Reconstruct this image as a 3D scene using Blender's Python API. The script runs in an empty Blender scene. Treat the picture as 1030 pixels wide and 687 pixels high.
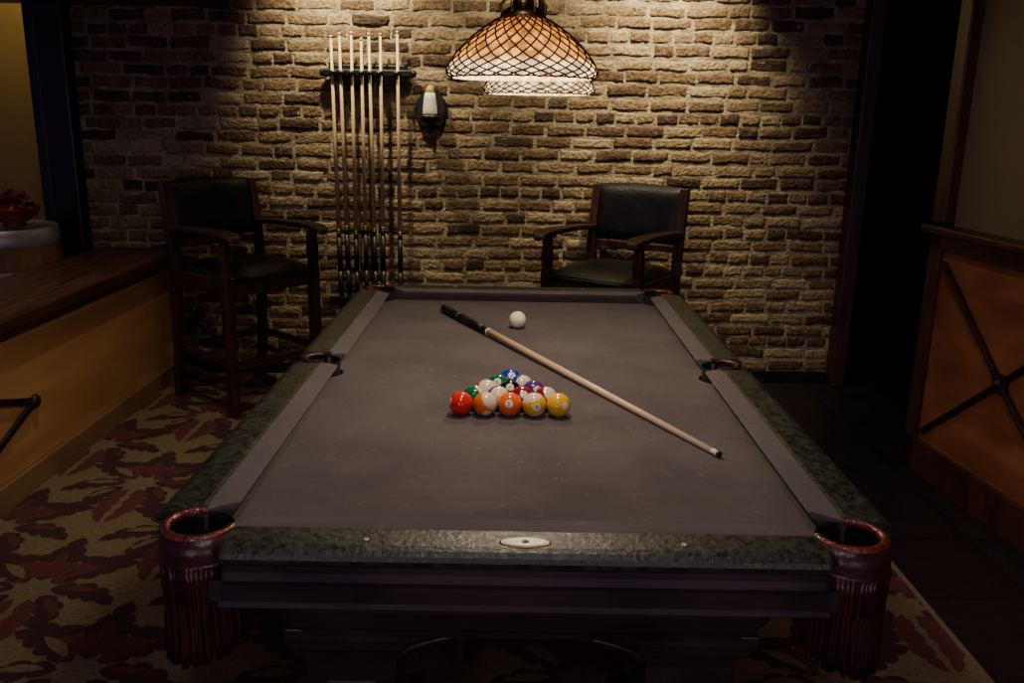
import bpy, bmesh, math, random
from mathutils import Vector, Matrix, Euler
R = random.Random(7)
S = bpy.context.scene
COL = S.collection

# ------------------------------------------------------------------ materials
def mat(name, c1, c2=None, scale=8.0, rough=0.5, bump=0.0, bscale=None, metal=0.0, coat=0.0, stretch=None,
        detail=6.0, spec=0.5, r2=None, sheen=0.0, lo=0.35, hi=0.65):
    m = bpy.data.materials.new(name); m.use_nodes = True
    nt = m.node_tree; N = nt.nodes; L = nt.links
    b = N["Principled BSDF"]
    b.inputs["Roughness"].default_value = rough
    b.inputs["Metallic"].default_value = metal
    b.inputs["Coat Weight"].default_value = coat
    b.inputs["Specular IOR Level"].default_value = spec
    b.inputs["Sheen Weight"].default_value = sheen
    tc = N.new("ShaderNodeTexCoord")
    mp = N.new("ShaderNodeMapping")
    if stretch: mp.inputs["Scale"].default_value = stretch
    L.new(tc.outputs["Object"], mp.inputs["Vector"])
    n = N.new("ShaderNodeTexNoise"); n.inputs["Scale"].default_value = scale; n.inputs["Detail"].default_value = detail
    L.new(mp.outputs[0], n.inputs["Vector"])
    cr = N.new("ShaderNodeValToRGB")
    cr.color_ramp.elements[0].position = lo; cr.color_ramp.elements[1].position = hi
    cr.color_ramp.elements[0].color = (*c1, 1); cr.color_ramp.elements[1].color = (*(c2 or c1), 1)
    L.new(n.outputs["Fac"], cr.inputs[0]); L.new(cr.outputs[0], b.inputs["Base Color"])
    if r2 is not None:
        mr = N.new("ShaderNodeMapRange"); mr.inputs[1].default_value = .35; mr.inputs[2].default_value = .65
        mr.inputs[3].default_value = rough; mr.inputs[4].default_value = r2
        L.new(n.outputs["Fac"], mr.inputs[0]); L.new(mr.outputs[0], b.inputs["Roughness"])
    if bump > 0:
        n2 = N.new("ShaderNodeTexNoise"); n2.inputs["Scale"].default_value = bscale or scale * 3; n2.inputs["Detail"].default_value = 5
        L.new(mp.outputs[0], n2.inputs["Vector"])
        bp = N.new("ShaderNodeBump"); bp.inputs["Strength"].default_value = bump; bp.inputs["Distance"].default_value = 0.01
        L.new(n2.outputs["Fac"], bp.inputs["Height"]); L.new(bp.outputs[0], b.inputs["Normal"])
    return m

M = {}
def felt(name,c1,c2):
    m=mat(name,c1,c2,5,.95,.12,300,sheen=.15,spec=.12)
    nt=m.node_tree;N=nt.nodes;L=nt.links;b=N["Principled BSDF"]
    src=b.inputs["Base Color"].links[0].from_socket
    tc=N.new("ShaderNodeTexCoord"); n=N.new("ShaderNodeTexNoise"); n.inputs["Scale"].default_value=45; n.inputs["Detail"].default_value=9; n.inputs["Roughness"].default_value=.75
    L.new(tc.outputs["Object"],n.inputs["Vector"])
    mr=N.new("ShaderNodeMapRange"); mr.inputs[1].default_value=.58; mr.inputs[2].default_value=.72; mr.inputs[4].default_value=.7; L.new(n.outputs["Fac"],mr.inputs[0])
    mx=N.new("ShaderNodeMix"); mx.data_type='RGBA'; mx.inputs[7].default_value=(.20,.185,.175,1)
    L.new(mr.outputs[0],mx.inputs[0]); L.new(src,mx.inputs[6]); L.new(mx.outputs[2],b.inputs["Base Color"])
    return m
M['cloth'] = felt('grey_felt', (.064,.054,.054), (.090,.075,.073))
M['cushion'] = felt('cushion_felt', (.076,.065,.064), (.100,.086,.084))
M['railwood'] = mat('worn_green_black_wood', (.011,.014,.010), (.042,.050,.034), 70, .36, .22, 90, r2=.55, lo=.38, hi=.78, detail=10)
M['darkwood'] = mat('ebonised_wood', (.018,.012,.016), (.036,.024,.030), 6, .30, .05, 40, r2=.5)
M['chairwood'] = mat('mahogany_wood', (.020,.008,.007), (.046,.015,.012), 5, .35, .05, 30, stretch=(6,6,1), r2=.5)
M['leather'] = mat('oxblood_leather', (.06,.010,.009), (.20,.038,.022), 34, .28, .4, 90, coat=.3)
M['leatherd'] = mat('dark_oxblood_leather', (.020,.006,.007), (.045,.011,.011), 14, .36, .2, 60)
M['blackleather'] = mat('black_leather', (.004,.004,.007), (.009,.009,.014), 10, .40, .25, 90, spec=.4)
M['black'] = mat('black_lacquer', (.006,.006,.007), (.012,.011,.012), 8, .35)
M['void'] = mat('black_cloth', (.004,.004,.005), None, 8, .9)
M['maple'] = mat('maple_shaft', (.52,.39,.23), (.66,.51,.32), 4, .35, stretch=(1,1,.1))
M['ivory'] = mat('ivory_ferrule', (.70,.64,.50), None, 4, .35)
M['brass'] = mat('antique_brass', (.25,.16,.06), (.35,.24,.10), 20, .35, metal=1)
M['iron'] = mat('black_iron', (.018,.014,.013), (.04,.026,.022), 20, .45, .2, 60, metal=.5)
M['panelL'] = mat('golden_oak_panel', (.34,.17,.062), (.48,.26,.10), 3, .5, .05, 30, stretch=(1,.4,3), r2=.6)
M['panelR'] = mat('amber_stained_panel', (.15,.048,.022), (.27,.10,.042), 3, .45, .05, 30, stretch=(1,1,3), r2=.6)
M['trimwood'] = mat('red_brown_trim', (.030,.011,.010), (.065,.023,.017), 4, .4, .06, 30, stretch=(4,4,1))
M['counter'] = mat('counter_wood', (.035,.013,.011), (.080,.030,.020), 6, .32, .05, 30, stretch=(6,.6,1), r2=.5)
M['baseL'] = mat('oak_kickboard', (.16,.085,.040), (.22,.125,.055), 3, .55, .05, 30)
M['plasterR'] = mat('olive_plaster', (.13,.11,.065), (.16,.134,.08), 2, .85, .1, 40)
M['plasterY'] = mat('ochre_plaster', (.34,.22,.06), (.40,.27,.08), 2, .85, .1, 40)
M['ceiling'] = mat('dark_ceiling_paint', (.03,.025,.025), None, 2, .9)
M['darkwall'] = mat('dark_passage_wall', (.010,.008,.012), (.014,.010,.016), 2, .85)  # darkness of the passage opening is put into this wall colour
M['steel'] = mat('galvanised_steel', (.34,.35,.36), (.48,.49,.50), 14, .45, metal=.6)
M['barrel'] = mat('barrel_oak', (.12,.05,.025), (.18,.08,.04), 5, .5, .1, 40, stretch=(6,6,1))
M['redceramic'] = mat('red_ceramic', (.16,.02,.012), (.22,.04,.02), 10, .25)
M['petal'] = mat('red_petals', (.25,.02,.03), (.40,.05,.07), 30, .6)
M['leaf'] = mat('dark_leaves', (.02,.05,.015), (.04,.08,.02), 30, .5)
M['white'] = mat('white_chalk', (.72,.68,.60), (.80,.76,.68), 20, .6)
M['gold'] = mat('gold_paint', (.45,.27,.06), (.55,.35,.10), 20, .4)
M['nacre'] = mat('pearl_inlay', (.38,.36,.29), (.55,.52,.43), 60, .3)
M['carpet'] = mat('olive_carpet', (.125,.092,.048), (.195,.148,.08), 90, .95, .4, 500)
M['carpetm'] = mat('maroon_pile', (.026,.007,.012), (.054,.012,.019), 90, .95, .4, 500)
M['carpetr'] = mat('russet_pile', (.070,.015,.019), (.115,.024,.026), 90, .95, .4, 500)
M['mortar'] = mat('old_mortar', (.17,.135,.09), (.36,.295,.205), 14, .95, 1.0, 60)

def brick_mat():
    m = bpy.data.materials.new('old_brick'); m.use_nodes = True
    nt = m.node_tree; N = nt.nodes; L = nt.links; b = N["Principled BSDF"]
    b.inputs["Roughness"].default_value = .92; b.inputs["Specular IOR Level"].default_value = .2
    at = N.new("ShaderNodeAttribute"); at.attribute_name = "tone"
    cr = N.new("ShaderNodeValToRGB"); e = cr.color_ramp.elements
    e[0].position = 0; e[0].color = (.048,.032,.024,1)
    e[1].position = 1; e[1].color = (.33,.26,.165,1)
    for p, c in ((.25,(.105,.063,.038,1)),(.5,(.165,.110,.064,1)),(.75,(.225,.165,.10,1))):
        k = e.new(p); k.color = c
    tc = N.new("ShaderNodeTexCoord")
    n = N.new("ShaderNodeTexNoise"); n.inputs["Scale"].default_value = 40; n.inputs["Detail"].default_value = 10; n.inputs["Roughness"].default_value=.78
    L.new(tc.outputs["Object"], n.inputs["Vector"])
    ad = N.new("ShaderNodeMath"); ad.operation = 'MULTIPLY_ADD'
    ad.inputs[1].default_value = 2.1; L.new(n.outputs["Fac"], ad.inputs[0])
    sb = N.new("ShaderNodeMath"); sb.operation = 'SUBTRACT'; sb.inputs[1].default_value = 1.05
    L.new(at.outputs["Fac"], sb.inputs[0]); L.new(sb.outputs[0], ad.inputs[2])
    L.new(ad.outputs[0], cr.inputs[0])
    n3 = N.new("ShaderNodeTexNoise"); n3.inputs["Scale"].default_value = 7; n3.inputs["Detail"].default_value = 12; n3.inputs["Roughness"].default_value=.82
    L.new(tc.outputs["Object"], n3.inputs["Vector"])
    mr = N.new("ShaderNodeMapRange"); mr.inputs[1].default_value=.55; mr.inputs[2].default_value=.68; mr.inputs[4].default_value=.6
    L.new(n3.outputs["Fac"], mr.inputs[0])
    mx = N.new("ShaderNodeMix"); mx.data_type='RGBA'; mx.inputs[7].default_value=(.31,.255,.175,1)
    L.new(mr.outputs[0], mx.inputs[0]); L.new(cr.outputs[0], mx.inputs[6]); L.new(mx.outputs[2], b.inputs["Base Color"])
    n2 = N.new("ShaderNodeTexNoise"); n2.inputs["Scale"].default_value = 60; n2.inputs["Detail"].default_value = 8
    L.new(tc.outputs["Object"], n2.inputs["Vector"])
    bp = N.new("ShaderNodeBump"); bp.inputs["Strength"].default_value = 1; bp.inputs["Distance"].default_value = .012
    L.new(n2.outputs["Fac"], bp.inputs["Height"]); L.new(bp.outputs[0], b.inputs["Normal"])
    return m
M['brick'] = brick_mat()

def tile_mat():
    m = bpy.data.materials.new('black_slate_tile'); m.use_nodes = True
    nt = m.node_tree; N = nt.nodes; L = nt.links; b = N["Principled BSDF"]
    tc = N.new("ShaderNodeTexCoord")
    br = N.new("ShaderNodeTexBrick"); br.offset = 0; br.inputs["Scale"].default_value = 1
    br.inputs["Color1"].default_value=(.010,.008,.012,1); br.inputs["Color2"].default_value=(.017,.013,.018,1)
    br.inputs["Mortar"].default_value=(.003,.003,.004,1); br.inputs["Mortar Size"].default_value=.004
    br.inputs["Brick Width"].default_value=.42; br.inputs["Row Height"].default_value=.42
    L.new(tc.outputs["Object"], br.inputs["Vector"]); L.new(br.outputs["Color"], b.inputs["Base Color"])
    n = N.new("ShaderNodeTexNoise"); n.inputs["Scale"].default_value=9; n.inputs["Detail"].default_value=6
    L.new(tc.outputs["Object"], n.inputs["Vector"])
    mr = N.new("ShaderNodeMapRange"); mr.inputs[1].default_value=.3; mr.inputs[2].default_value=.7; mr.inputs[3].default_value=.22; mr.inputs[4].default_value=.5
    L.new(n.outputs["Fac"], mr.inputs[0]); L.new(mr.outputs[0], b.inputs["Roughness"])
    bp = N.new("ShaderNodeBump"); bp.inputs["Strength"].default_value=.15; bp.inputs["Distance"].default_value=.01
    L.new(n.outputs["Fac"], bp.inputs["Height"]); L.new(bp.outputs[0], b.inputs["Normal"])
    return m
M['tile'] = tile_mat()

def shade_mat(name):
    m = bpy.data.materials.new(name); m.use_nodes = True
    nt = m.node_tree; N = nt.nodes; L = nt.links; b = N["Principled BSDF"]
    b.inputs["Roughness"].default_value=.25
    tc = N.new("ShaderNodeTexCoord"); sx = N.new("ShaderNodeSeparateXYZ"); L.new(tc.outputs["Object"], sx.inputs[0])
    mr = N.new("ShaderNodeMapRange"); mr.inputs[1].default_value=0; mr.inputs[2].default_value=.13
    L.new(sx.outputs[2], mr.inputs[0])
    cr = N.new("ShaderNodeValToRGB"); e=cr.color_ramp.elements
    e[0].position=0; e[0].color=(1,.72,.38,1); e[1].position=1; e[1].color=(.55,.16,.018,1)
    k=e.new(.19); k.color=(1,.68,.33,1); k=e.new(.27); k.color=(1,.42,.085,1); k=e.new(.6); k.color=(.88,.32,.050,1)
    L.new(mr.outputs[0], cr.inputs[0])
    v = N.new("ShaderNodeTexVoronoi"); v.inputs["Scale"].default_value=70; L.new(tc.outputs["Object"], v.inputs["Vector"])
    sc = N.new("ShaderNodeSeparateColor"); L.new(v.outputs["Color"], sc.inputs[0])
    m2 = N.new("ShaderNodeMapRange"); m2.inputs[3].default_value=.4; m2.inputs[4].default_value=1.9
    L.new(sc.outputs[0], m2.inputs[0])
    st = N.new("ShaderNodeMapRange"); st.inputs[1].default_value=.020; st.inputs[2].default_value=.038; st.inputs[3].default_value=2.0; st.inputs[4].default_value=1.1
    L.new(sx.outputs[2], st.inputs[0])
    mu = N.new("ShaderNodeMath"); mu.operation='MULTIPLY'; L.new(st.outputs[0], mu.inputs[0]); L.new(m2.outputs[0], mu.inputs[1])
    L.new(cr.outputs[0], b.inputs["Base Color"]); L.new(cr.outputs[0], b.inputs["Emission Color"]); L.new(mu.outputs[0], b.inputs["Emission Strength"])
    return m
M['shade'] = shade_mat('stained_glass')
M['lead'] = mat('lead_came', (.05,.020,.008), (.09,.035,.012), 40, .5, metal=.3)

# ------------------------------------------------------------------ helpers
def empty(name, loc=(0,0,0), rotz=0):
    o = bpy.data.objects.new(name, None); o.empty_display_size=.1
    o.location = loc; o.rotation_euler = (0,0,rotz); COL.objects.link(o); return o
def mk(name, verts, faces, m, parent=None, smooth=False, loc=None, mats=None):
    me = bpy.data.meshes.new(name); me.from_pydata([tuple(v) for v in verts], [], faces); me.update()
    for mm in (mats or [m]): me.materials.append(mm)
    o = bpy.data.objects.new(name, me); COL.objects.link(o)
    if loc is not None: o.location = loc
    if parent: o.parent = parent
    if smooth:
        for p in me.polygons: p.use_smooth = True
    return o
def fixn(o):
    bm = bmesh.new(); bm.from_mesh(o.data); bmesh.ops.recalc_face_normals(bm, faces=bm.faces); bm.to_mesh(o.data); bm.free(); return o
def bev(o, w, seg=2):
    if w > 0:
        md = o.modifiers.new('bevel','BEVEL'); md.width = w; md.segments = seg; md.limit_method='ANGLE'; md.angle_limit=math.radians(40)
    return o
def box(name, lo, hi, m, parent=None, b=.004):
    x0,y0,z0 = lo; x1,y1,z1 = hi
    v=[(x0,y0,z0),(x1,y0,z0),(x1,y1,z0),(x0,y1,z0),(x0,y0,z1),(x1,y0,z1),(x1,y1,z1),(x0,y1,z1)]
    f=[(0,3,2,1),(4,5,6,7),(0,1,5,4),(1,2,6,5),(2,3,7,6),(3,0,4,7)]
    return bev(mk(name,v,f,m,parent), b)
def beam(name, p0, p1, w, h, m, parent=None, b=.004, up=(0,0,1)):
    p0=Vector(p0); p1=Vector(p1); d=(p1-p0).normalized(); u=Vector(up)
    s=d.cross(u)
    if s.length<1e-3: s=d.cross(Vector((0,1,0)))
    s.normalize(); t=s.cross(d).normalized()
    v=[]
    for p in (p0,p1):
        for a,c in ((-1,-1),(1,-1),(1,1),(-1,1)): v.append(p+s*a*w/2+t*c*h/2)
    f=[(0,1,2,3),(7,6,5,4),(0,4,5,1),(1,5,6,2),(2,6,7,3),(3,7,4,0)]
    return bev(fixn(mk(name,v,f,m,parent)), b)
def lathe(name, prof, m, parent=None, loc=(0,0,0), seg=40, smooth=True, caps=True, axis=None):
    v=[];f=[]
    for r,z in prof:
        for i in range(seg):
            a=2*math.pi*i/seg; v.append(Vector((r*math.cos(a), r*math.sin(a), z)))
    for j in range(len(prof)-1):
        for i in range(seg):
            k=(i+1)%seg; f.append((j*seg+i, j*seg+k, (j+1)*seg+k, (j+1)*seg+i))
    if caps:
        f.append(tuple(reversed(range(seg)))); f.append(tuple(range((len(prof)-1)*seg, len(prof)*seg)))
    if axis is not None:
        q=Vector((0,0,1)).rotation_difference(Vector(axis).normalized()); v=[q@p for p in v]
    o=mk(name,v,f,m,parent,smooth,loc)
    if smooth and caps:
        for p in o.data.polygons[-2:]: p.use_smooth=False
    return o
def tube(name, pts, r, m, parent=None, cyc=False, res=4):
    cu=bpy.data.curves.new(name,'CURVE'); cu.dimensions='3D'; cu.bevel_depth=r; cu.bevel_resolution=res; cu.use_fill_caps=True
    sp=cu.splines.new('POLY'); sp.points.add(len(pts)-1)
    for i,p in enumerate(pts): sp.points[i].co=(*p,1)
    sp.use_cyclic_u=cyc; sp.use_smooth=True
    cu.materials.append(m); o=bpy.data.objects.new(name,cu); COL.objects.link(o)
    if parent: o.parent=parent
    return o
def loft(name, rings, m, parent=None, smooth=False, caps=True, b=0):
    n=len(rings[0]); v=[p for r in rings for p in r]; f=[]
    for j in range(len(rings)-1):
        for i in range(n):
            k=(i+1)%n; f.append((j*n+i,j*n+k,(j+1)*n+k,(j+1)*n+i))
    if caps: f.append(tuple(range(n))); f.append(tuple(range((len(rings)-1)*n,len(rings)*n)))
    return bev(fixn(mk(name,v,f,m,parent,smooth)), b)
def octa(cx,cy,hx,hy,c,z):
    return [(cx-hx+c,cy-hy,z),(cx+hx-c,cy-hy,z),(cx+hx,cy-hy+c,z),(cx+hx,cy+hy-c,z),(cx+hx-c,cy+hy,z),(cx-hx+c,cy+hy,z),(cx-hx,cy+hy-c,z),(cx-hx,cy-hy+c,z)]

# ------------------------------------------------------------------ room shell
WY = 4.90
def brick_wall(name, x0, x1, z1, y):
    v=[];f=[];tone=[];mi=[]
    b0=[(x0,y,0),(x1,y,0),(x1,y+.2,0),(x0,y+.2,0),(x0,y,z1),(x1,y,z1),(x1,y+.2,z1),(x0,y+.2,z1)]
    v+=b0; tone+=[.5]*8
    for q in [(0,3,2,1),(4,5,6,7),(0,1,5,4),(1,2,6,5),(2,3,7,6),(3,0,4,7)]: f.append(q); mi.append(0)
    pitch=.0685; row=0; z=.004
    nx,nz=11,7
    while z+pitch<z1:
        x=x0-R.uniform(0,.18)
        header = (row%6==3)
        sagp=R.uniform(0,6.28); saga=R.uniform(.002,.006)
        while x<x1:
            L=R.uniform(.092,.108) if (header or R.random()<.14) else R.uniform(.168,.215)
            g=R.uniform(.008,.020); h=pitch-R.uniform(.009,.020)
            a=max(x,x0); c=min(x+L,x1)
            if c-a>.03:
                t=min(1,max(0.05,R.gauss(.5,.26)));
                if R.random()<.06: t=0.0
                prot=R.uniform(.0005,.0075); dz=R.uniform(-.003,.003)+saga*math.sin(x*2.3+sagp)
                tl=R.uniform(-.008,.008); base=len(v)
                lean=R.uniform(-.004,.004); chip=R.randrange(6)
                w1,w2=R.uniform(0,6),R.uniform(0,6)
                for j in range(nz):
                    for i in range(nx):
                        u=i/(nx-1); w=j/(nz-1)
                        uu=.5-.5*math.cos(math.pi*u); ww=.5-.5*math.cos(math.pi*w)
                        ed=min(i,nx-1-i,j,nz-1-j)
                        px=a+(c-a)*uu+(R.uniform(-.004,.004)); pz=z+dz+h*ww+R.uniform(-.003,.003)+tl*(uu-.5)
                        if j in (0,1): pz+=.0025*math.sin(i*.9+w1)
                        if j in (nz-1,nz-2): pz+=.0025*math.sin(i*1.1+w2)
                        ci=(i in(0,nx-1)) and (j in (0,nz-1))
                        if ci: px+=(.008 if i==0 else -.008)
                        if ed==0: py=y+.0025
                        elif ed==1: py=y-prot*.7-.0008+R.uniform(-.0015,.001)
                        else: py=y-prot-.001+lean*(uu-.5)+R.uniform(-.0018,.0018)
                        if (chip==0 and i<3 and j>3) or (chip==1 and i>nx-4 and j<3): py=max(py,y-.0005)
                        v.append((px,py,pz)); tone.append(t)
                for j in range(nz-1):
                    for i in range(nx-1):
                        k=base+j*nx+i; f.append((k,k+1,k+nx+1,k+nx)); mi.append(1)
            x+=L+g
        z+=pitch; row+=1
    o=mk(name,v,f,None,mats=[M['mortar'],M['brick']])
    at=o.data.attributes.new('tone','FLOAT','POINT'); at.data.foreach_set('value',tone)
    o.data.polygons.foreach_set('material_index',mi)
    o.data.polygons.foreach_set('use_smooth',[k==1 for k in mi])
    return o
brick_wall('wall_back', -2.36, 1.82, 2.8, WY)

box('floor', (-4.2,-1.2,-.1),(3.4,6.6,0), M['tile'], b=0)
box('ceiling', (-4.2,-1.2,2.8),(3.4,6.6,2.9), M['ceiling'], b=0)
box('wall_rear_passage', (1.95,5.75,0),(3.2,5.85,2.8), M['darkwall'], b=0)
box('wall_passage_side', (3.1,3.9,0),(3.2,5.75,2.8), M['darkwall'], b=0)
box('wall_far_left', (-4.1,5.6,0),(-2.0,5.7,2.8), M['plasterY'], b=0)
box('trim_1', (1.82,4.80,0),(1.90,5.12,2.8), M['trimwood'], b=.008)
o=empty('window_1',(-2.36,4.84,0))
box('post',( -.15,-.04,0),(.0,.26,2.8),M['black'],o,.008)
box('jamb',( -.21,-.02,0),(-.155,.2,2.8),mat('blue_black_paint',(.012,.016,.035),None,5,.4),o,.006)
box('header',(-1.6,-.02,2.02),(-.215,.2,2.8),M['black'],o,.006)
box('sill',(-1.6,-.02,0),(-.215,.2,.60),M['trimwood'],o,.006)
box('baseboard_back',(-1.86,WY-.03,.012),(1.81,WY-.012,.07),M['black'],b=.004)

o=empty('soffit_cabinet',(-2.2,4.2,2.0))
box('body',(-1.0,-1.6,.05),(.50,.68,.79),M['trimwood'],o,.01)
box('lower_moulding',(-1.0,-1.65,-.005),(.54,.685,.045),M['trimwood'],o,.012)
lathe('puck_light',[(.035,-.018),(.04,-.014),(.04,-.004)],M['brass'],o,(-.05,-.35,0),24)  # added fixture and spot under the soffit, to brighten barrel and counter
Lp=bpy.data.lights.new('puck','SPOT'); Lp.energy=6; Lp.spot_size=math.radians(125); Lp.spot_blend=1; Lp.color=(1,.80,.55); Lp.shadow_soft_size=.03
op=bpy.data.objects.new('puck',Lp); COL.objects.link(op); op.parent=o; op.location=(-.05,-.35,-.03); op.rotation_euler=(math.radians(12),math.radians(-12),0)

# ------------------------------------------------------------------ left knee wall with counter
kw=empty('bar_counter',(-1.89,3.4,0))
box('core',(-.33,-2.2,0),(-.02,1.47,.66),M['trimwood'],kw,0)
ys=[-2.2,-.95,1.47]
for i in range(2):
    a,b_=ys[i],ys[i+1]
    box('panel_%d'%i,(-.02,a+.004,.10),(-.004,b_-.004,.60),M['panelL'],kw,.003)
box('end_stile',(-.02,1.42,.0),(.01,1.47,.66),M['trimwood'],kw,.004)
box('top_rail',(-.02,-2.2,.605),(.01,1.42,.66),M['panelL'],kw,.004)
box('kickboard',(-.02,-2.2,0),(.014,1.42,.10),M['baseL'],kw,.006)
box('counter_top',(-.42,-2.2,.66),(.045,1.47,.725),M['counter'],kw,.012)
box('counter_nosing',(.0,-2.2,.635),(.03,1.47,.66),M['trimwood'],kw,.008)
beam('strap_a',(.008,-.10,.345),(.008,-.62,.50),.012,.028,M['iron'],kw,.003,up=(0,1,0))
beam('strap_b',(.008,-.10,.345),(.008,-.62,.16),.012,.028,M['iron'],kw,.003,up=(0,1,0))
lathe('strap_boss',[(.0,0),(.028,.0),(.03,.008),(.02,.018),(.006,.024)],M['iron'],kw,(.004,-.10,.345),20,True,True,(1,0,0))

# ------------------------------------------------------------------ right wainscot wall (slightly angled)
rw=empty('wall_right',(1.74,3.67,0),math.atan2(-.995,.095))
box('upper_wall',(.075,.05,1.06),(3.6,.15,2.8),M['plasterR'],rw,0)
box('lower_core',(.0,.03,0),(3.6,.15,1.02),M['trimwood'],rw,0)
box('end_post',(-.01,.0,1.075),(.075,.16,2.8),M['trimwood'],rw,.006)
box('cap',(-.03,-.035,1.03),(3.6,.16,1.065),M['trimwood'],rw,.01)
box('top_rail',(0,0,.965),(3.6,.03,1.03),M['trimwood'],rw,.004)
box('bottom_rail',(0,0,.0),(3.6,.03,.15),M['trimwood'],rw,.004)
for k,(a,c) in enumerate([(.0,1.06),(1.06,2.12),(2.12,3.18)]):
    box('stile_%d'%k,(a,0,.0),(a+.08,.03,1.03),M['trimwood'],rw,.004)
    box('panel_%d'%k,(a+.08,.018,.15),(c,.031,.965),M['panelR'],rw,0)
    mx=(a+.08+c)/2; mz=.545
    for j,(px,pz) in enumerate([(a+.11,.19),(a+.11,.92),(c-.03,.19),(c-.03,.92)]):
        beam('strap_%d_%d'%(k,j),(mx,.010,mz),(px,.010,pz),.014,.034,M['iron'],rw,.003,up=(0,-1,0))
    box('strap_plate_%d'%k,(mx-.035,-.006,mz-.036),(mx+.035,.014,mz+.036),M['iron'],rw,.006)
    lathe('strap_boss_%d'%k,[(.02,0),(.022,.006),(.012,.016),(.004,.018)],M['iron'],rw,(mx,-.004,mz),18,True,True,(0,-1,0))

# ------------------------------------------------------------------ carpet with damask leaves
CX0,CX1,CY0,CY1=-1.87,1.32,.2,4.86
def leaf(bx,by,ang,L,W,curl=0,lobes=4,n=40):
    cl=[]
    x,y,a=bx,by,ang
    for i in range(n+1):
        cl.append((x,y,a)); x+=math.cos(a)*L/n; y+=math.sin(a)*L/n; a+=curl/n
    def wd(t):
        return W*(math.sin(math.pi*min(1,t**.75))**.7 if 0<t<1 else 0)*(.62+.38*abs(math.sin(lobes*math.pi*t))**.7)
    l=[];r=[]
    for i in range(n+1):
        t=i/n; x,y,a=cl[i]; w=wd(t) if 0<i<n else .0008
        fwd=w*.25
        l.append((x-math.sin(a)*w+math.cos(a)*fwd, y+math.cos(a)*w+math.sin(a)*fwd))
        r.append((x+math.sin(a)*w+math.cos(a)*fwd, y-math.cos(a)*w+math.sin(a)*fwd))
    return l,r
cm=bmesh.new()
def addleaf(bx,by,ang,L,W,curl,lobes,mi,z):
    l,r=leaf(bx,by,ang,L,W,curl,lobes)
    z+=R.uniform(0,.0003)
    pv=None
    for p,q in zip(l,r):
        a=cm.verts.new((p[0],p[1],z)); b=cm.verts.new((q[0],q[1],z))
        if pv:
            fc=cm.faces.new((pv[1],b,a,pv[0])); fc.material_index=mi
        pv=(a,b)
def motif(cx,cy,s):
    d=math.radians(90)
    for k,(da,L,W,c) in enumerate([(0,.26,.056,0),(.72,.24,.048,.6),(-.72,.24,.048,-.6),(1.45,.22,.044,1.0),(-1.45,.22,.044,-1.0),(2.2,.19,.040,1.2),(-2.2,.19,.040,-1.2)]):
        addleaf(cx+.05*s*math.cos(d+da),cy+.05*s*math.sin(d+da),d+da,L*s,W*s,c,4,1,.0101)
        addleaf(cx+.08*s*math.cos(d+da),cy+.08*s*math.sin(d+da),d+da,L*.52*s,W*.36*s,c*.5,1,2 if k%2==0 else 0,.0113)
    for sgn in (1,-1):
        addleaf(cx+.05*sgn*s,cy-.12*s,d+sgn*-2.5,.34*s,.028*s,sgn*2.0,5,1,.0105)
        addleaf(cx+.17*sgn*s,cy-.25*s,d+sgn*-1.1,.24*s,.032*s,sgn*-1.8,4,2,.0108)
        addleaf(cx+.02*sgn*s,cy-.05*s,-d+sgn*.35,.26*s,.034*s,-sgn*.8,4,2,.0108)
row=0; y=CY0-.2
while y<CY1+.5:
    x=CX0-.3+(.34 if row%2 else 0)
    while x<CX1+.5:
        motif(x,y,1.14); x+=.68
    y+=.41; row+=1
for co,no in (((CX0+.005,0,0),(-1,0,0)),((CX1-.02,0,0),(1,0,0)),((0,CY0,0),(0,-1,0)),((0,CY1-.02,0),(0,1,0))):
    g=cm.verts[:]+cm.edges[:]+cm.faces[:]
    bmesh.ops.bisect_plane(cm,geom=g,plane_co=co,plane_no=no,clear_outer=True)
for fc in cm.faces:
    fc.normal_update()
    if fc.normal.z<0: fc.normal_flip()
vs=[cm.verts.new(p) for p in [(CX0,CY0,0.0),(CX1,CY0,0.0),(CX1,CY1,0.0),(CX0,CY1,0.0),(CX0,CY0,.0095),(CX1,CY0,.0095),(CX1,CY1,.0095),(CX0,CY1,.0095)]]
for q in [(4,5,6,7),(0,1,5,4),(1,2,6,5),(2,3,7,6),(3,0,4,7)]: cm.faces.new([vs[i] for i in q])
me=bpy.data.meshes.new('patterned_carpet'); cm.to_mesh(me); cm.free()
for k in ('carpet','carpetm','carpetr'): me.materials.append(M[k])
co_=bpy.data.objects.new('patterned_carpet',me); COL.objects.link(co_)
CT=.0122

# ------------------------------------------------------------------ pool table
TX,TY=.027,2.37
NX,NY=.502,.99
BZ=.762
pt=empty('pool_table',(TX,TY,0))
def arc(c,r,a0,a1,n): return [(c[0]+r*math.cos(math.radians(a0+(a1-a0)*i/n)), c[1]+r*math.sin(math.radians(a0+(a1-a0)*i/n))) for i in range(n+1)]
hx,hy=NX+.05,NY+.05
out=[]
out+=arc((-hx,-hy),.066,90,0,10)
out+=arc((hx,-hy),.066,180,90,10)
out+=arc((hx,0),.052,270,90,14)
out+=arc((hx,hy),.066,270,180,10)
out+=arc((-hx,hy),.066,360,270,10)
out+=arc((-hx,0),.052,90,-90,14)
n=len(out)
v=[(x,y,BZ) for x,y in out]+[(x,y,BZ-.03) for x,y in out]
f=[tuple(range(n))]+[((i+1)%n,i,i+n,(i+1)%n+n) for i in range(n)]
mk('bed',v,f,M['cloth'],pt)
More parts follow.
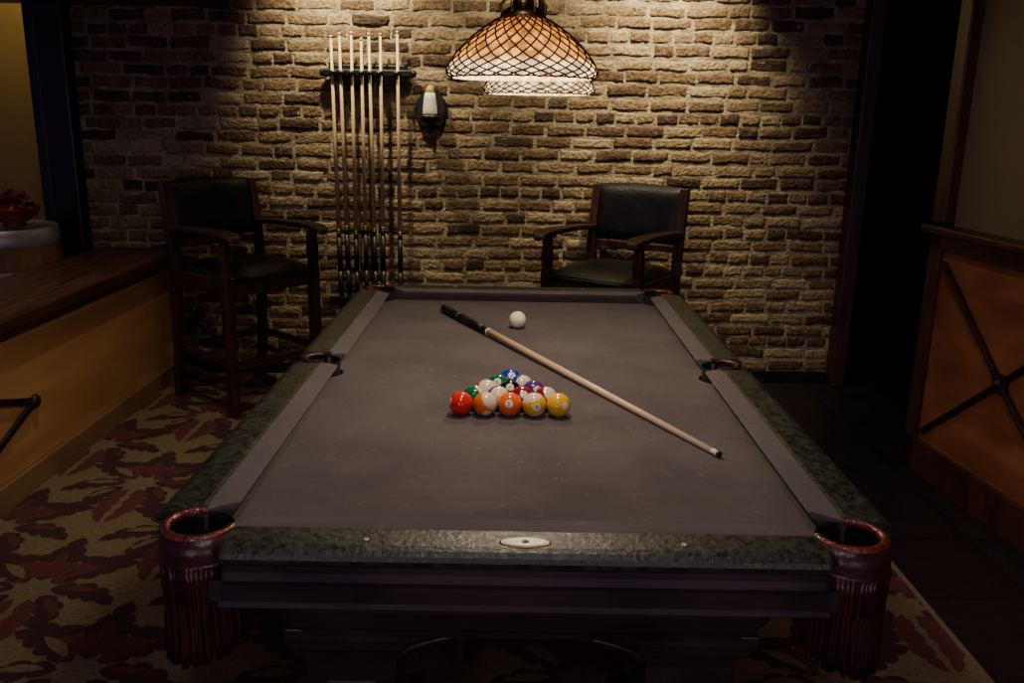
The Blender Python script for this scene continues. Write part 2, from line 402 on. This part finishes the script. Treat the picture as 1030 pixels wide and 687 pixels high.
def railseg(nm, org, du, dd, u0, u1, k0, k1, w0, w1):
    prof=[(.0,.8005),(.004,.803),(.03,.8045),(.0505,.805),(.0505,BZ),(.028,BZ+.001),(.006,.790)]
    rings=[]
    for uu,k in ((u0,-k0),(u1,k1)):
        rings.append([(org[0]+du[0]*(uu+k*d)+dd[0]*d, org[1]+du[1]*(uu+k*d)+dd[1]*d, z) for d,z in prof])
    loft(nm+'_cushion',rings,M['cushion'],pt,b=.0015)
    def ext(nm2,wp,m_,zc):
        rings=[]
        for uu,sg in ((w0,1),(w0+.005,0),(w1-.005,0),(w1,1)):
            sh=.03 if sg else 0
            rings.append([(org[0]+du[0]*uu+dd[0]*(.09+(d-.09)*(1-sh)), org[1]+du[1]*uu+dd[1]*(.09+(d-.09)*(1-sh)), zc+(z-zc)*(1-sh)) for d,z in wp])
        loft(nm+nm2,rings,m_,pt)
    ext('_wood',[(.0505,.778),(.0505,.8055),(.056,.807),(.110,.8065),(.122,.8035),(.130,.797),(.133,.789),(.131,.781),(.126,.778)],M['railwood'],.79)
    ext('_skirt',[(.0505,.735),(.0505,.7775),(.122,.7775),(.118,.770),(.124,.762),(.126,.748),(.120,.737),(.116,.735)],M['darkwood'],.755)
railseg('rail_near',(0,-NY),(1,0),(0,-1),-NX+.052,NX-.052,.9,.9,-.482,.482)
railseg('rail_far',(0,NY),(1,0),(0,1),-NX+.052,NX-.052,.9,.9,-.482,.482)
for sx,nm in ((-1,'left'),(1,'right')):
    railseg('rail_%s_a'%nm,(sx*NX,0),(0,1),(sx,0),-NY+.052,-.060,.9,.35,-.985,-.058)
    railseg('rail_%s_b'%nm,(sx*NX,0),(0,1),(sx,0),.060,NY-.052,.35,.9,.058,.985)
def disc(nm,x,y,r,sy=1,m='nacre'):
    o=lathe(nm,[(r,0),(r*.92,.0012)],M[m],pt,(x,y,.8068),28); o.scale=(1,sy,1); return o
for i,x in enumerate([-.255,.255]):
    disc('sight_n%d'%i,x,-NY-.092,.0050); disc('sight_f%d'%i,x,NY+.085,.0050)
disc('plate_rim',.0,-NY-.094,.042,.42,'brass')
o=lathe('plate',[(.037,0),(.035,.002)],M['nacre'],pt,(0,-NY-.094,.8072),30); o.scale=(1,.40,1)
lathe('plate_screw',[(.006,0),(.004,.0012)],M['iron'],pt,(0,-NY-.094,.8092),16)
ox,oy=NX+.133,NY+.133
rings=[octa(0,0,ox-i,oy-i,c,z) for i,z,c in [(.026,.737,.10),(.026,.70,.10),(.036,.694,.10),(.034,.684,.10),(.045,.676,.10),(.080,.668,.10),(.125,.662,.08),(.150,.655,.07),(.158,.64,.06),(.160,.60,.05),(.175,.56,.04),(.190,.545,.04),(.195,.53,.04)]]
loft('frame',rings,M['darkwood'],pt,caps=False)
loft('frame_floor',[octa(0,0,ox-.195,oy-.195,.04,.53),octa(0,0,ox-.195,oy-.195,.04,.54)],M['darkwood'],pt)
def sq(cx,cy,h,h2,z): return [(cx-h,cy-h2,z),(cx+h,cy-h2,z),(cx+h,cy+h2,z),(cx-h,cy+h2,z)]
for i,(lx,ly) in enumerate([(-.325,-.81),(.325,-.81),(-.325,.81),(.325,.81)]):
    pr=[(.118,.115,.54),(.118,.115,.515),(.108,.105,.508),(.106,.102,.49),(.094,.088,.475),(.086,.08,.45),(.084,.078,.16),(.10,.09,.14),(.10,.09,.12),(.12,.105,.10),(.125,.11,.04),(.125,.11,CT)]
    loft('leg_%d'%(i+1),[sq(lx,ly,a,b_,z) for a,b_,z in pr],M['darkwood'],pt,b=.003)
    sg=-1 if ly<0 else 1
    loft('leg_panel_%d'%(i+1),[[(lx-.055,ly+sg*.078,.19),(lx+.055,ly+sg*.078,.19),(lx+.055,ly+sg*.078,.42),(lx-.055,ly+sg*.078,.42)],
        [(lx-.045,ly+sg*.088,.20),(lx+.045,ly+sg*.088,.20),(lx+.045,ly+sg*.088,.41),(lx-.045,ly+sg*.088,.41)]],M['darkwood'],pt,b=.002)
def archpanel(nm,p0,p1,ztop,zend,zmid,th):
    n=24; v=[]; d=(Vector(p1)-Vector(p0)); s=Vector((-d.y,d.x,0)).normalized()*th/2
    for i in range(n+1):
        t=i/n; p=Vector(p0)+d*t; u=abs(2*t-1)
        zz=zend+(zmid-zend)*max(0,math.cos(u*math.pi/2))**.6
        for sg in (-1,1):
            v.append((p.x+sg*s.x,p.y+sg*s.y,zz)); v.append((p.x+sg*s.x,p.y+sg*s.y,ztop))
    f=[]
    for i in range(n):
        a=i*4;b=a+4
        f+=[(a,a+1,b+1,b),(a+2,b+2,b+3,a+3),(a,b,b+2,a+2),(a+1,a+3,b+3,b+1)]
    return bev(fixn(mk(nm,v,f,M['darkwood'],pt)),.003)
for sy in (-1,1):
    archpanel('arch_end_%d'%sy,(-.24,sy*.865,0),(.24,sy*.865,0),.535,.455,.515,.03)
    tube('arch_bead_%d'%sy,[(-.235+.47*t/24,sy*.884,.460+.058*max(0,math.cos(abs(2*t/24-1)*math.pi/2))**.6) for t in range(25)],.007,M['darkwood'],pt)
for sx in (-1,1):
    archpanel('arch_side_%d'%sx,(sx*.36,-.72,0),(sx*.36,.72,0),.535,.42,.50,.04)
def pocket(nm,cx,cy,dirdeg,R_,tr,span,fringe,mring):
    c=(cx,cy)
    pts=[(x,y,.802) for i,(x,y) in enumerate(arc(c,R_,dirdeg-span,dirdeg+span,36))]
    tube(nm+'_ring',pts,tr,M[mring],pt,res=6)
    tube(nm+'_ring_piping',[((x-cx)*(R_+tr*.55)/R_+cx,(y-cy)*(R_+tr*.55)/R_+cy,z-.018) for x,y,z in pts],tr*.45,M['leather'] if fringe else M['leatherd'],pt)
    lathe(nm+'_liner',[(R_-.002,.80),(R_-.006,.74),(R_-.012,.66),(.01,.645)],M['void'],pt,(cx,cy,0),28,True,False)
    if not fringe: return
    a=arc(c,1,dirdeg-span+6,dirdeg+span-6,36)
    v=[];f=[]
    lev=[(R_+tr*.5,.802),(R_+tr*.9,.775),(R_+tr*.8,.74),(R_+tr*.6,.69)]
    for (x,y) in a:
        for r,z in lev: v.append((cx+(x-cx)*r,cy+(y-cy)*r,z))
    k=len(lev)
    for i in range(len(a)-1):
        for j in range(k-1): f.append((i*k+j,(i+1)*k+j,(i+1)*k+j+1,i*k+j+1))
    o=mk(nm+'_skirt',v,f,M['leatherd'],pt,True); o.modifiers.new('s','SOLIDIFY').thickness=.006
    v=[];f=[]; nf=38
    for i in range(nf):
        ang=math.radians(dirdeg-span+8+(2*span-16)*i/(nf-1)); rr=R_+tr*1.1+R.uniform(-.001,.004)
        ln=.150+.035*math.sin(math.pi*i/(nf-1))+R.uniform(-.006,.006); sway=R.uniform(-.004,.004); w=.0064; segs=6; b0=len(v)
        for j in range(segs+1):
            t=j/segs; rad=rr-.004*math.sin(t*3)+.003*R.uniform(-1,1)*t; th=ang+sway*t/rr; ww=w*(1+.2*math.sin(j*2+i))*(1-.4*(j==segs))
            for s1,s2 in ((-1,0),(0,1),(1,0),(0,-1)):
                rd=rad+s2*.004; tt=th+s1*ww/rr
                v.append((cx+rd*math.cos(tt),cy+rd*math.sin(tt),.758-ln*t))
        for j in range(segs):
            for q in range(4):
                a_=b0+j*4+q; b_=b0+j*4+(q+1)%4; f.append((a_,b_,b_+4,a_+4))
        f.append((b0,b0+1,b0+2,b0+3)); e=b0+segs*4; f.append((e+3,e+2,e+1,e))
    fixn(mk(nm+'_fringe',v,f,M['leatherd'],pt,True))
    tube(nm+'_band',[(cx+(x-cx)*(R_+tr*1.3),cy+(y-cy)*(R_+tr*1.3),.757) for x,y in a],.0045,M['leatherd'],pt)
for i,(sx,sy,d) in enumerate([(-1,-1,225),(1,-1,315),(1,1,45),(-1,1,135)]):
    pocket('corner_pocket_%d'%(i+1),sx*.540,sy*1.030,d,.056,.008,128,True,'leather')
for sx,d in ((-1,180),(1,0)):
    pocket('side_pocket_%d'%(1 if sx<0 else 2),sx*.555,0,d,.050,.008,105,False,'leatherd')
    v=arc((sx*.575,0),.055,d-90,d+90,16)
    loft('side_pocket_casting_%d'%sx,[[(x,y,.74) for x,y in v],[(x,y,.79) for x,y in v]],M['leatherd'],pt,b=.004)

# ------------------------------------------------------------------ balls
COLS={1:(.72,.40,.015),2:(.01,.03,.30),3:(.60,.02,.012),4:(.08,.02,.18),5:(.72,.13,.012),6:(.005,.13,.06),7:(.20,.012,.018),8:(.008,.008,.008)}
BR=.0295
def ballmat(num):
    base=COLS[num if num<=8 else num-8]
    m=bpy.data.materials.new('ball_resin_%d'%num); m.use_nodes=True
    N=m.node_tree.nodes;L=m.node_tree.links;b=N["Principled BSDF"]
    b.inputs["Roughness"].default_value=.08; b.inputs["Coat Weight"].default_value=.4
    b.inputs["Base Color"].default_value=(*base,1)
    if num>8:
        tc=N.new("ShaderNodeTexCoord");sx=N.new("ShaderNodeSeparateXYZ");L.new(tc.outputs["Object"],sx.inputs[0])
        ab=N.new("ShaderNodeMath");ab.operation='ABSOLUTE';L.new(sx.outputs[2],ab.inputs[0])
        gt=N.new("ShaderNodeMath");gt.operation='GREATER_THAN';gt.inputs[1].default_value=BR*.52;L.new(ab.outputs[0],gt.inputs[0])
        mx=N.new("ShaderNodeMix");mx.data_type='RGBA';mx.inputs[6].default_value=(*base,1);mx.inputs[7].default_value=(.66,.58,.42,1)
        L.new(gt.outputs[0],mx.inputs[0]);L.new(mx.outputs[2],b.inputs["Base Color"])
    return m
white=mat('ball_white',(.76,.70,.58),None,5,.1,coat=.3); inkm=mat('ball_ink',(.01,.01,.01),None,5,.2)
def sphere(nm,r,m,parent=None):
    bm=bmesh.new(); bmesh.ops.create_uvsphere(bm,u_segments=40,v_segments=24,radius=r)
    me=bpy.data.meshes.new(nm); bm.to_mesh(me); bm.free(); me.materials.append(m)
    for p in me.polygons: p.use_smooth=True
    o=bpy.data.objects.new(nm,me); COL.objects.link(o); o.parent=parent; return o
def numglyph(num,size):
    cu=bpy.data.curves.new('g','FONT'); cu.body=str(num); cu.size=size; cu.align_x='CENTER'; cu.align_y='CENTER'; cu.resolution_u=3
    ob=bpy.data.objects.new('g',cu); COL.objects.link(ob)
    dg=bpy.context.evaluated_depsgraph_get(); me=bpy.data.meshes.new_from_object(ob.evaluated_get(dg))
    vs=[tuple(v.co) for v in me.vertices]; fs=[tuple(p.vertices) for p in me.polygons]
    bpy.data.objects.remove(ob); bpy.data.meshes.remove(me); return vs,fs
def ball(num,x,y,rot):
    b=sphere('pool_ball',BR,ballmat(num)); b.location=(x,y,BZ+BR); b.rotation_euler=rot
    for sg in (-1,1):
        v=[(0,sg*BR*1.004,0)];f=[];rr=BR*.33
        for k in range(1,4):
            r=rr*k/3
            for i in range(24):
                a=2*math.pi*i/24; p=Vector((r*math.cos(a),0,r*math.sin(a))); p.y=sg*math.sqrt(BR*BR-r*r); v.append(p*1.004)
        for i in range(24): f.append((0,1+i,1+(i+1)%24))
        for k in range(2):
            for i in range(24): f.append((1+k*24+i,1+(k+1)*24+i,1+(k+1)*24+(i+1)%24,1+k*24+(i+1)%24))
        fixn(mk('number_spot',v,f,white,b,True))
        vs,fs=numglyph(num,BR*.55 if num<10 else BR*.40)
        vv=[]
        for px,pz,_ in vs:
            px=-px if sg>0 else px
            p=Vector((px,sg*math.sqrt(max(1e-8,BR*BR-px*px-pz*pz)),pz)); vv.append(p*1.009)
        mk('numeral',vv,fs,inkm,b)
rows=[[3,13,5,9,1],[14,12,7,15],[11,8,4],[6,10],[2]]
cxr,yr=-.003,2.030
D=BR*2+.0003
rots={3:(-.3,.2,-1.3),13:(.75,.5,.6),5:(-.35,.1,-.1),9:(-.1,-.3,.25),1:(-.2,.1,.55),14:(.2,1.1,.5),12:(1.1,.3,.2),7:(-.6,0,.2),15:(.5,.8,.2),11:(.3,.5,-.3),8:(-.7,0,0),4:(-.5,.2,.3),6:(-.6,.1,-.2),10:(1.2,.2,.4),2:(-.7,.1,.1)}
for k,rw_ in enumerate(rows):
    for i,nm in enumerate(rw_):
        ball(nm, cxr+(i-(len(rw_)-1)/2)*D, yr+k*D*.8662, rots[nm])
cb=sphere('cue_ball',BR,white); cb.location=(.018,2.945,BZ+BR)

# ------------------------------------------------------------------ cues
def cue(nm,p_butt,p_tip,dark=.28,rb=.0150,parent=None,ring='ivory',tip='black'):
    p0=Vector(p_butt);p1=Vector(p_tip);L=(p1-p0).length; e=empty(nm,p0)
    e.rotation_mode='QUATERNION'; e.rotation_quaternion=Vector((0,0,1)).rotation_difference((p1-p0).normalized())
    if parent: e.parent=parent
    r=lambda t: rb+( .0064-rb)*t
    def seg(n_,t0,t1,m,g=0): lathe(n_,[(r(t0)+g,t0*L),(r(t1)+g,t1*L)],M[m],e,(0,0,0),20)
    lathe('bumper',[(.010,-.012),(.0125,-.004),(.0125,0)],M['black'],e)
    seg('butt_sleeve',0,dark*.38,'black'); seg('ring_1',dark*.38,dark*.385,ring,.0002)
    seg('wrap',dark*.385,dark*.90,'blackleather',.0003); seg('forearm',dark*.90,dark,'black')
    seg('collar',dark,dark+.006,ring,.0004)
    seg('shaft',dark+.006,.984,'maple'); seg('ferrule',.984,.996,'maple' if ring!='ivory' else 'ivory'); seg('tip',.996,1,'black')
    return e
cue('cue_stick',(-.2515,3.17,BZ+.0153),(.452,1.775,BZ+.0085),.245)

rk=empty('cue_rack',(-.785,WY-.02,0))
box('rail_upper',(-.235,-.055,1.655),(.235,.0,1.695),M['black'],rk,.008)
box('rail_back',(-.20,-.005,1.63),(.20,.012,1.72),M['black'],rk,.006)
for sx in (-1,1):
    lathe('knob',[(.0,-.022),(.018,-.016),(.023,0),(.018,.016),(.0,.022)],M['black'],rk,(sx*.235,-.03,1.675),18,True,False)
    lathe('finial',[(.006,0),(.011,.01),(.008,.02),(.013,.032),(.0,.045)],M['black'],rk,(sx*.2,-.02,1.69),14,True,False)
box('rail_lower',(-.235,-.085,.435),(.06,.0,.462),M['black'],rk,.006)
box('rail_lower_lip',(-.235,-.09,.462),(.06,-.08,.482),M['black'],rk,.003)
box('rail_lower_small',(.11,-.085,.435),(.20,.0,.462),M['black'],rk,.006)
xs=[-.178,-.135,-.085,-.03,.015,.062,.155]
for i,x in enumerate(xs):
    lathe('clip_%d'%i,[(.018,0),(.02,.01),(.018,.02)],M['black'],rk,(x,-.06,1.665),16)
    cue('rack_cue_%d'%i,(x+R.uniform(-.004,.004),-.045,.478),(x+R.uniform(-.010,.010),-.052,1.875+R.uniform(-.02,.02)),(.27 if i<6 else .25)+R.uniform(-.02,.02),.0145,rk,'brass')

sc=empty('chalk_cone_holder',(-.455,WY-.012,1.50))
pl=[]
for i in range(28):
    a=2*math.pi*i/28; pl.append((.085*math.cos(a)*(1-.12*math.sin(a)), .115*math.sin(a)+.012*math.cos(4*a)))
loft('back_plate',[[(x,-.0,z) for x,z in pl],[(x,-.018,z) for x,z in pl],[(x*.86,-.026,z*.86) for x,z in pl]],M['black'],sc,b=.002)
lathe('shelf',[(.02,-.05),(.045,-.035),(.062,-.02),(.066,-.005),(.066,.004)],M['black'],sc,(0,-.085,-.04),24)
lathe('chalk_cone',[(.036,0),(.040,.01),(.038,.03),(.032,.085),(.026,.115)],M['white'],sc,(0,-.085,-.035),24)
lathe('cone_cap',[(.022,0),(.024,.008),(.020,.025),(.008,.036),(.0,.038)],M['gold'],sc,(0,-.085,.080),20,True,False)
lathe('finial',[(.0,-.045),(.016,-.035),(.022,-.018),(.012,-.004),(.02,.0)],M['black'],sc,(0,-.085,-.09),18,True,False)
tube('bracket',[(0,-.02,-.10),(0,-.05,-.12),(0,-.075,-.10),(0,-.085,-.085)],.008,M['black'],sc)

# ------------------------------------------------------------------ chairs
def chair(loc,rot):
    e=empty('spectator_chair',loc,rot)
    W=.252; F=-.235; B=.225
    W_='chairwood'
    for sx in (-1,1):
        n_='l' if sx<0 else 'r'
        loft('front_leg_'+n_,[sq(sx*W,F,a,a,z) for a,z in [(.019,.0),(.022,.03),(.024,.30),(.024,.68),(.020,.72),(.024,.77),(.020,.84),(.020,.872)]],M[W_],e,b=.003)
        loft('rear_leg_'+n_,[sq(sx*W,B+dy,.021,.022,z) for dy,z in [(.05,.0),(.02,.30),(.0,.66),(.01,.78),(.055,1.09),(.058,1.11)]],M[W_],e,b=.003)
        pts=[(B+.01,.87,.030),(.10,.88,.032),(-.05,.884,.036),(-.18,.886,.044),(F-.04,.882,.046),(F-.085,.872,.036),(F-.10,.860,.018)]
        rings=[[(sx*W-w,y,z),(sx*W+w,y,z),(sx*W+w,y,z+.026),(sx*W-w,y,z+.026)] for y,z,w in pts]
        loft('arm_'+n_,rings,M[W_],e,b=.006)
        beam('side_apron_'+n_,(sx*W,F,.64),(sx*W,B,.64),.026,.08,M[W_],e)
        beam('side_stretcher_'+n_,(sx*W,F,.27),(sx*W,B+.02,.27),.024,.034,M[W_],e)
        beam('side_stretcher_low_'+n_,(sx*W,F,.17),(sx*W,B+.03,.17),.020,.026,M[W_],e)
    beam('front_apron',(-W,F,.64),(W,F,.64),.026,.08,M[W_],e)
    beam('rear_apron',(-W,B,.64),(W,B,.64),.026,.08,M[W_],e)
    beam('foot_rest',(-W,F-.005,.25),(W,F-.005,.25),.045,.034,M[W_],e)
    beam('foot_plate',(-W+.03,F-.008,.268),(W-.03,F-.008,.268),.046,.004,M['brass'],e,.001)
    beam('rear_stretcher',(-W,B+.02,.27),(W,B+.02,.27),.024,.034,M[W_],e)
    n=12; v=[];f=[]
    hw,hd=.245,.255
    for j in range(n+1):
        for i in range(n+1):
            x=-1+2*i/n;y=-1+2*j/n
            dome=(1-abs(x)**4)*(1-abs(y)**4)
            v.append((x*hw*(1-.04*abs(y)**6),y*hd*(1-.04*abs(x)**6)-.01,.68+.055*dome**.5))
    for j in range(n):
        for i in range(n):
            a=j*(n+1)+i; f.append((a,a+1,a+n+2,a+n+1))
    mk('seat',v,f,M['blackleather'],e,True)
    box('seat_base',(-hw+.004,-hd-.006,.66),(hw-.004,hd-.014,.69),M['blackleather'],e,.006)
    tube('seat_piping',[(x*hw,y*hd-.01,.686) for x,y in [(-.97,-.97),(.97,-.97),(.97,.97),(-.97,.97)]],.006,M['blackleather'],e,True)
    v=[];f=[];nu,nv=16,10
    for side in (1,-1):
        for j in range(nv+1):
            for i in range(nu+1):
                u=-1+2*i/nu; w=-1+2*j/nv
                z=.965+.145*w+.012*(1-u*u)*(w if w>0 else 0)
                yb=B+.012+(z-.78)*.145 + .022*(1-u*u)
                th=.006+.028*((1-abs(u)**5)*(1-abs(w)**5))**.5
                v.append((u*(W-.012)*(1+.05*(w>0)*w),yb-side*th,z))
    m_=(nu+1)*(nv+1)
    for s_ in range(2):
        for j in range(nv):
            for i in range(nu):
                a=s_*m_+j*(nu+1)+i; q=(a,a+1,a+nu+2,a+nu+1); f.append(q if s_==0 else q[::-1])
    per=[i for i in range(nu+1)]+[j*(nu+1)+nu for j in range(1,nv+1)]+[nv*(nu+1)+i for i in range(nu-1,-1,-1)]+[j*(nu+1) for j in range(nv-1,0,-1)]
    for k in range(len(per)):
        a,b_=per[k],per[(k+1)%len(per)]; f.append((b_,a,a+m_,b_+m_))
    fixn(mk('back_pad',v,f,M['blackleather'],e,True))
    beam('back_lower_rail',(-W,B+.012,.80),(W,B+.012,.80),.022,.035,M[W_],e)
    return e
chair((-1.375,4.44,CT),math.radians(50))
chair((.51,4.46,CT),math.radians(-33))

# ------------------------------------------------------------------ lamp
lp=empty('billiard_lamp',(0,0,0))
LAMP=20
mat_b=bpy.data.materials.new('warm_bulb'); mat_b.use_nodes=True
b=mat_b.node_tree.nodes["Principled BSDF"]; b.inputs["Emission Color"].default_value=(1,.8,.55,1); b.inputs["Emission Strength"].default_value=8
def shade(nm,x,y,z):
    prof=[(.156,-.006),(.166,.002),(.168,.010),(.163,.022),(.156,.034),(.142,.052),(.124,.071),(.102,.090),(.080,.106),(.060,.118),(.043,.126)]
    e=lathe(nm+'_glass',prof,M['shade'],lp,(x,y,z),64,True,False)
    e.modifiers.new('s','SOLIDIFY').thickness=.003
    def pr(t):
        q=t*(len(prof)-1); i=min(int(q),len(prof)-2); fr=q-i
        return (prof[i][0]+(prof[i+1][0]-prof[i][0])*fr, prof[i][1]+(prof[i+1][1]-prof[i][1])*fr)
    cu=bpy.data.curves.new(nm+'_leading','CURVE'); cu.dimensions='3D'; cu.bevel_depth=.0018; cu.bevel_resolution=1
    cu.materials.append(M['lead'])
    for sg in (-1,1):
        for k in range(28):
            sp=cu.splines.new('POLY'); n=36; sp.points.add(n)
            for i in range(n+1):
                t=i/n; r,zz=pr(t); a=2*math.pi*k/28+sg*t*1.5; r+=.0022
                sp.points[i].co=(x+r*math.cos(a),y+r*math.sin(a),z+zz,1)
    for t in (0.02,1):
        r,zz=pr(t); sp=cu.splines.new('POLY'); sp.points.add(59); sp.use_cyclic_u=True
        for i in range(60): sp.points[i].co=(x+(r+.002)*math.cos(i*math.pi/30),y+(r+.002)*math.sin(i*math.pi/30),z+zz,1)
    o=bpy.data.objects.new(nm+'_leading',cu); COL.objects.link(o); o.parent=lp
    lathe(nm+'_cap',[(.05,.122),(.052,.130),(.042,.140),(.026,.150),(.022,.165),(.03,.172),(.018,.185),(.010,.20),(.008,.33)],M['brass'],lp,(x,y,z),28,True,False)
    for k in range(6):
        a=k*math.pi/3
        tube(nm+'_cage',[(x+q*math.cos(a),y+q*math.sin(a),z+h) for q,h in ((.048,.134),(.050,.150),(.036,.166),(.030,.185),(.012,.20))],.0035,M['brass'],lp)
    lathe(nm+'_bulb',[(.0,.03),(.02,.036),(.03,.055),(.026,.075),(.012,.10),(.012,.125)],mat_b,lp,(x,y,z),20,True,False)
    L=bpy.data.lights.new(nm+'_light','SPOT'); L.energy=LAMP; L.color=(1,.83,.64); L.shadow_soft_size=.05
    L.spot_size=math.radians(160); L.spot_blend=.6
    o=bpy.data.objects.new(nm+'_light',L); COL.objects.link(o); o.location=(x,y,z+.022); o.parent=lp
shade('shade_1',0.012,2.06,1.556)
shade('shade_2',.070,2.80,1.540)
tube('bar',[(-.01,1.8,1.886),(.012,2.06,1.884),(.070,2.80,1.868),(.085,3.0,1.868)],.010,M['brass'],lp)
tube('chain_1',[(.012,2.06,1.88),(.012,2.06,2.8)],.005,M['brass'],lp)
tube('chain_2',[(.070,2.80,1.86),(.070,2.80,2.8)],.005,M['brass'],lp)

# ------------------------------------------------------------------ barrel + flower bowl
br=empty('wine_barrel',(-2.60,4.45,0))
lathe('staves',[(.25,0),(.275,.2),(.288,.42),(.28,.62),(.262,.80),(.25,.86)],M['barrel'],br,(0,0,0),40)
for i,(z,r) in enumerate([(.06,.259),(.22,.279),(.64,.282)]):
    lathe('hoop_%d'%i,[(r,z),(r+.003,z+.02),(r,z+.045)],M['steel'],br,(0,0,0),40,True,False)
lathe('top_hoop',[(.262,.80),(.266,.81),(.262,.885),(.252,.89),(.245,.88)],M['steel'],br,(0,0,0),40,True,False)
lathe('lid',[(.248,.868),(.248,.882)],M['steel'],br,(0,0,0),40)
fb=empty('flower_bowl',(-2.49,4.38,.893))
lathe('bowl',[(.05,0),(.055,.012),(.05,.02),(.085,.04),(.115,.075),(.125,.105),(.118,.105),(.10,.08)],M['redceramic'],fb,(0,0,0),32,True,False)
lathe('foot',[(.05,0),(.05,.004)],M['redceramic'],fb)
bm=bmesh.new()
for k in range(60):
    a=R.uniform(0,6.28); rr=R.uniform(0,.12); z=R.uniform(.09,.175)-rr*.3
    mt=Matrix.Translation((rr*math.cos(a),rr*math.sin(a),z))@Euler((R.uniform(-1,1),R.uniform(-1,1),a)).to_matrix().to_4x4()
    for q in range(5):
        aa=q*2*math.pi/5; s=.024
        ps=[(0,0,0),(s*math.cos(aa-.5),s*math.sin(aa-.5),.006),(1.25*s*math.cos(aa),1.25*s*math.sin(aa),.012),(s*math.cos(aa+.5),s*math.sin(aa+.5),.006)]
        fc=bm.faces.new([bm.verts.new(mt@Vector(p)) for p in ps]); fc.material_index=0 if k%3 else 1
me=bpy.data.meshes.new('flowers'); bm.to_mesh(me); bm.free(); me.materials.append(M['petal']); me.materials.append(M['leaf'])
o=bpy.data.objects.new('flowers',me); COL.objects.link(o); o.parent=fb

# ------------------------------------------------------------------ lights
def spot(nm,loc,tgt,e,size,blend,col,soft=.04):
    p=empty(nm,(loc[0],loc[1],2.8))
    lathe('can',[(.05,0),(.055,-.005),(.055,-.09),(.045,-.09),(.04,-.02)],M['black'],p,(0,0,0),24,True,False)
    L=bpy.data.lights.new(nm+'_l','SPOT'); L.energy=e; L.spot_size=math.radians(size); L.spot_blend=blend; L.color=col; L.shadow_soft_size=soft
    o=bpy.data.objects.new('beam',L); COL.objects.link(o); o.parent=p; o.location=(0,0,-.10)
    d=Vector(tgt)-Vector((loc[0],loc[1],2.70)); o.rotation_euler=d.to_track_quat('-Z','Y').to_euler()
WARM=(1,.82,.49)
spot('added_front_fill',(-.92,4.45,2.8),(-.88,4.9,2.0),205,72,1,WARM)
spot('added_front_fill',(.72,4.45,2.8),(.74,4.9,2.0),205,72,1,WARM)
spot('added_front_fill',(-.10,4.2,2.8),(.05,4.9,1.3),85,80,1,WARM)
spot('added_front_fill',(.85,4.2,2.8),(.95,4.9,1.1),70,64,1,WARM)
spot('added_front_fill',(-1.25,3.1,2.8),(-1.98,3.6,.2),62,70,1,(1,.76,.50))
spot('added_front_fill',(.9,2.4,2.8),(1.85,3.0,.7),34,85,1,(1,.72,.58))
spot('added_front_fill',(.0,.6,2.8),(.0,1.8,.5),38,85,1,(.95,.82,.85),.12)  # added fill spot, brightens the near end of the table
spot('added_front_fill',(-2.75,5.25,2.8),(-2.9,5.6,1.6),24,120,1,(1,.80,.38))  # added spot, brightens the ochre wall behind the opening
def fill_pendant(x,y,z,e,col):  # added fill lamps behind the camera, fixtures invented, to brighten the table front
    p=empty('added_fill_light',(x,y,2.8))
    tube('cord',[(0,0,0),(0,0,z-2.8+.1)],.004,M['black'],p)
    lathe('socket',[(.018,.06),(.02,.10),(.012,.12)],M['brass'],p,(0,0,z-2.8),20)
    lathe('globe',[(.0,-.05),(.03,-.04),(.048,-.01),(.045,.02),(.02,.06)],M['shade'],p,(0,0,z-2.8),24,True,False)
    L=bpy.data.lights.new('added_fill_l','POINT'); L.energy=e; L.color=col; L.shadow_soft_size=.08
    o=bpy.data.objects.new('glow',L); COL.objects.link(o); o.parent=p; o.location=(0,0,z-2.8-.15)
fill_pendant(-.7,-.6,1.30,17,(.95,.70,.80))
fill_pendant(.7,-.6,1.30,17,(.95,.70,.80))
w=bpy.data.worlds.new('world'); S.world=w; w.use_nodes=True
bg=w.node_tree.nodes["Background"]; bg.inputs[0].default_value=(.48,.32,.78,1); bg.inputs[1].default_value=.15

# ------------------------------------------------------------------ camera
cd=bpy.data.cameras.new('camera'); cd.sensor_width=36; cd.lens=30.9; cd.clip_start=.05
cam=bpy.data.objects.new('camera',cd); COL.objects.link(cam)
cam.matrix_world=Matrix.Translation((0,0,1.47))@Matrix.Rotation(math.radians(90-14.4),4,'X')@Matrix.Rotation(math.radians(1.0),4,'Z')
S.camera=cam
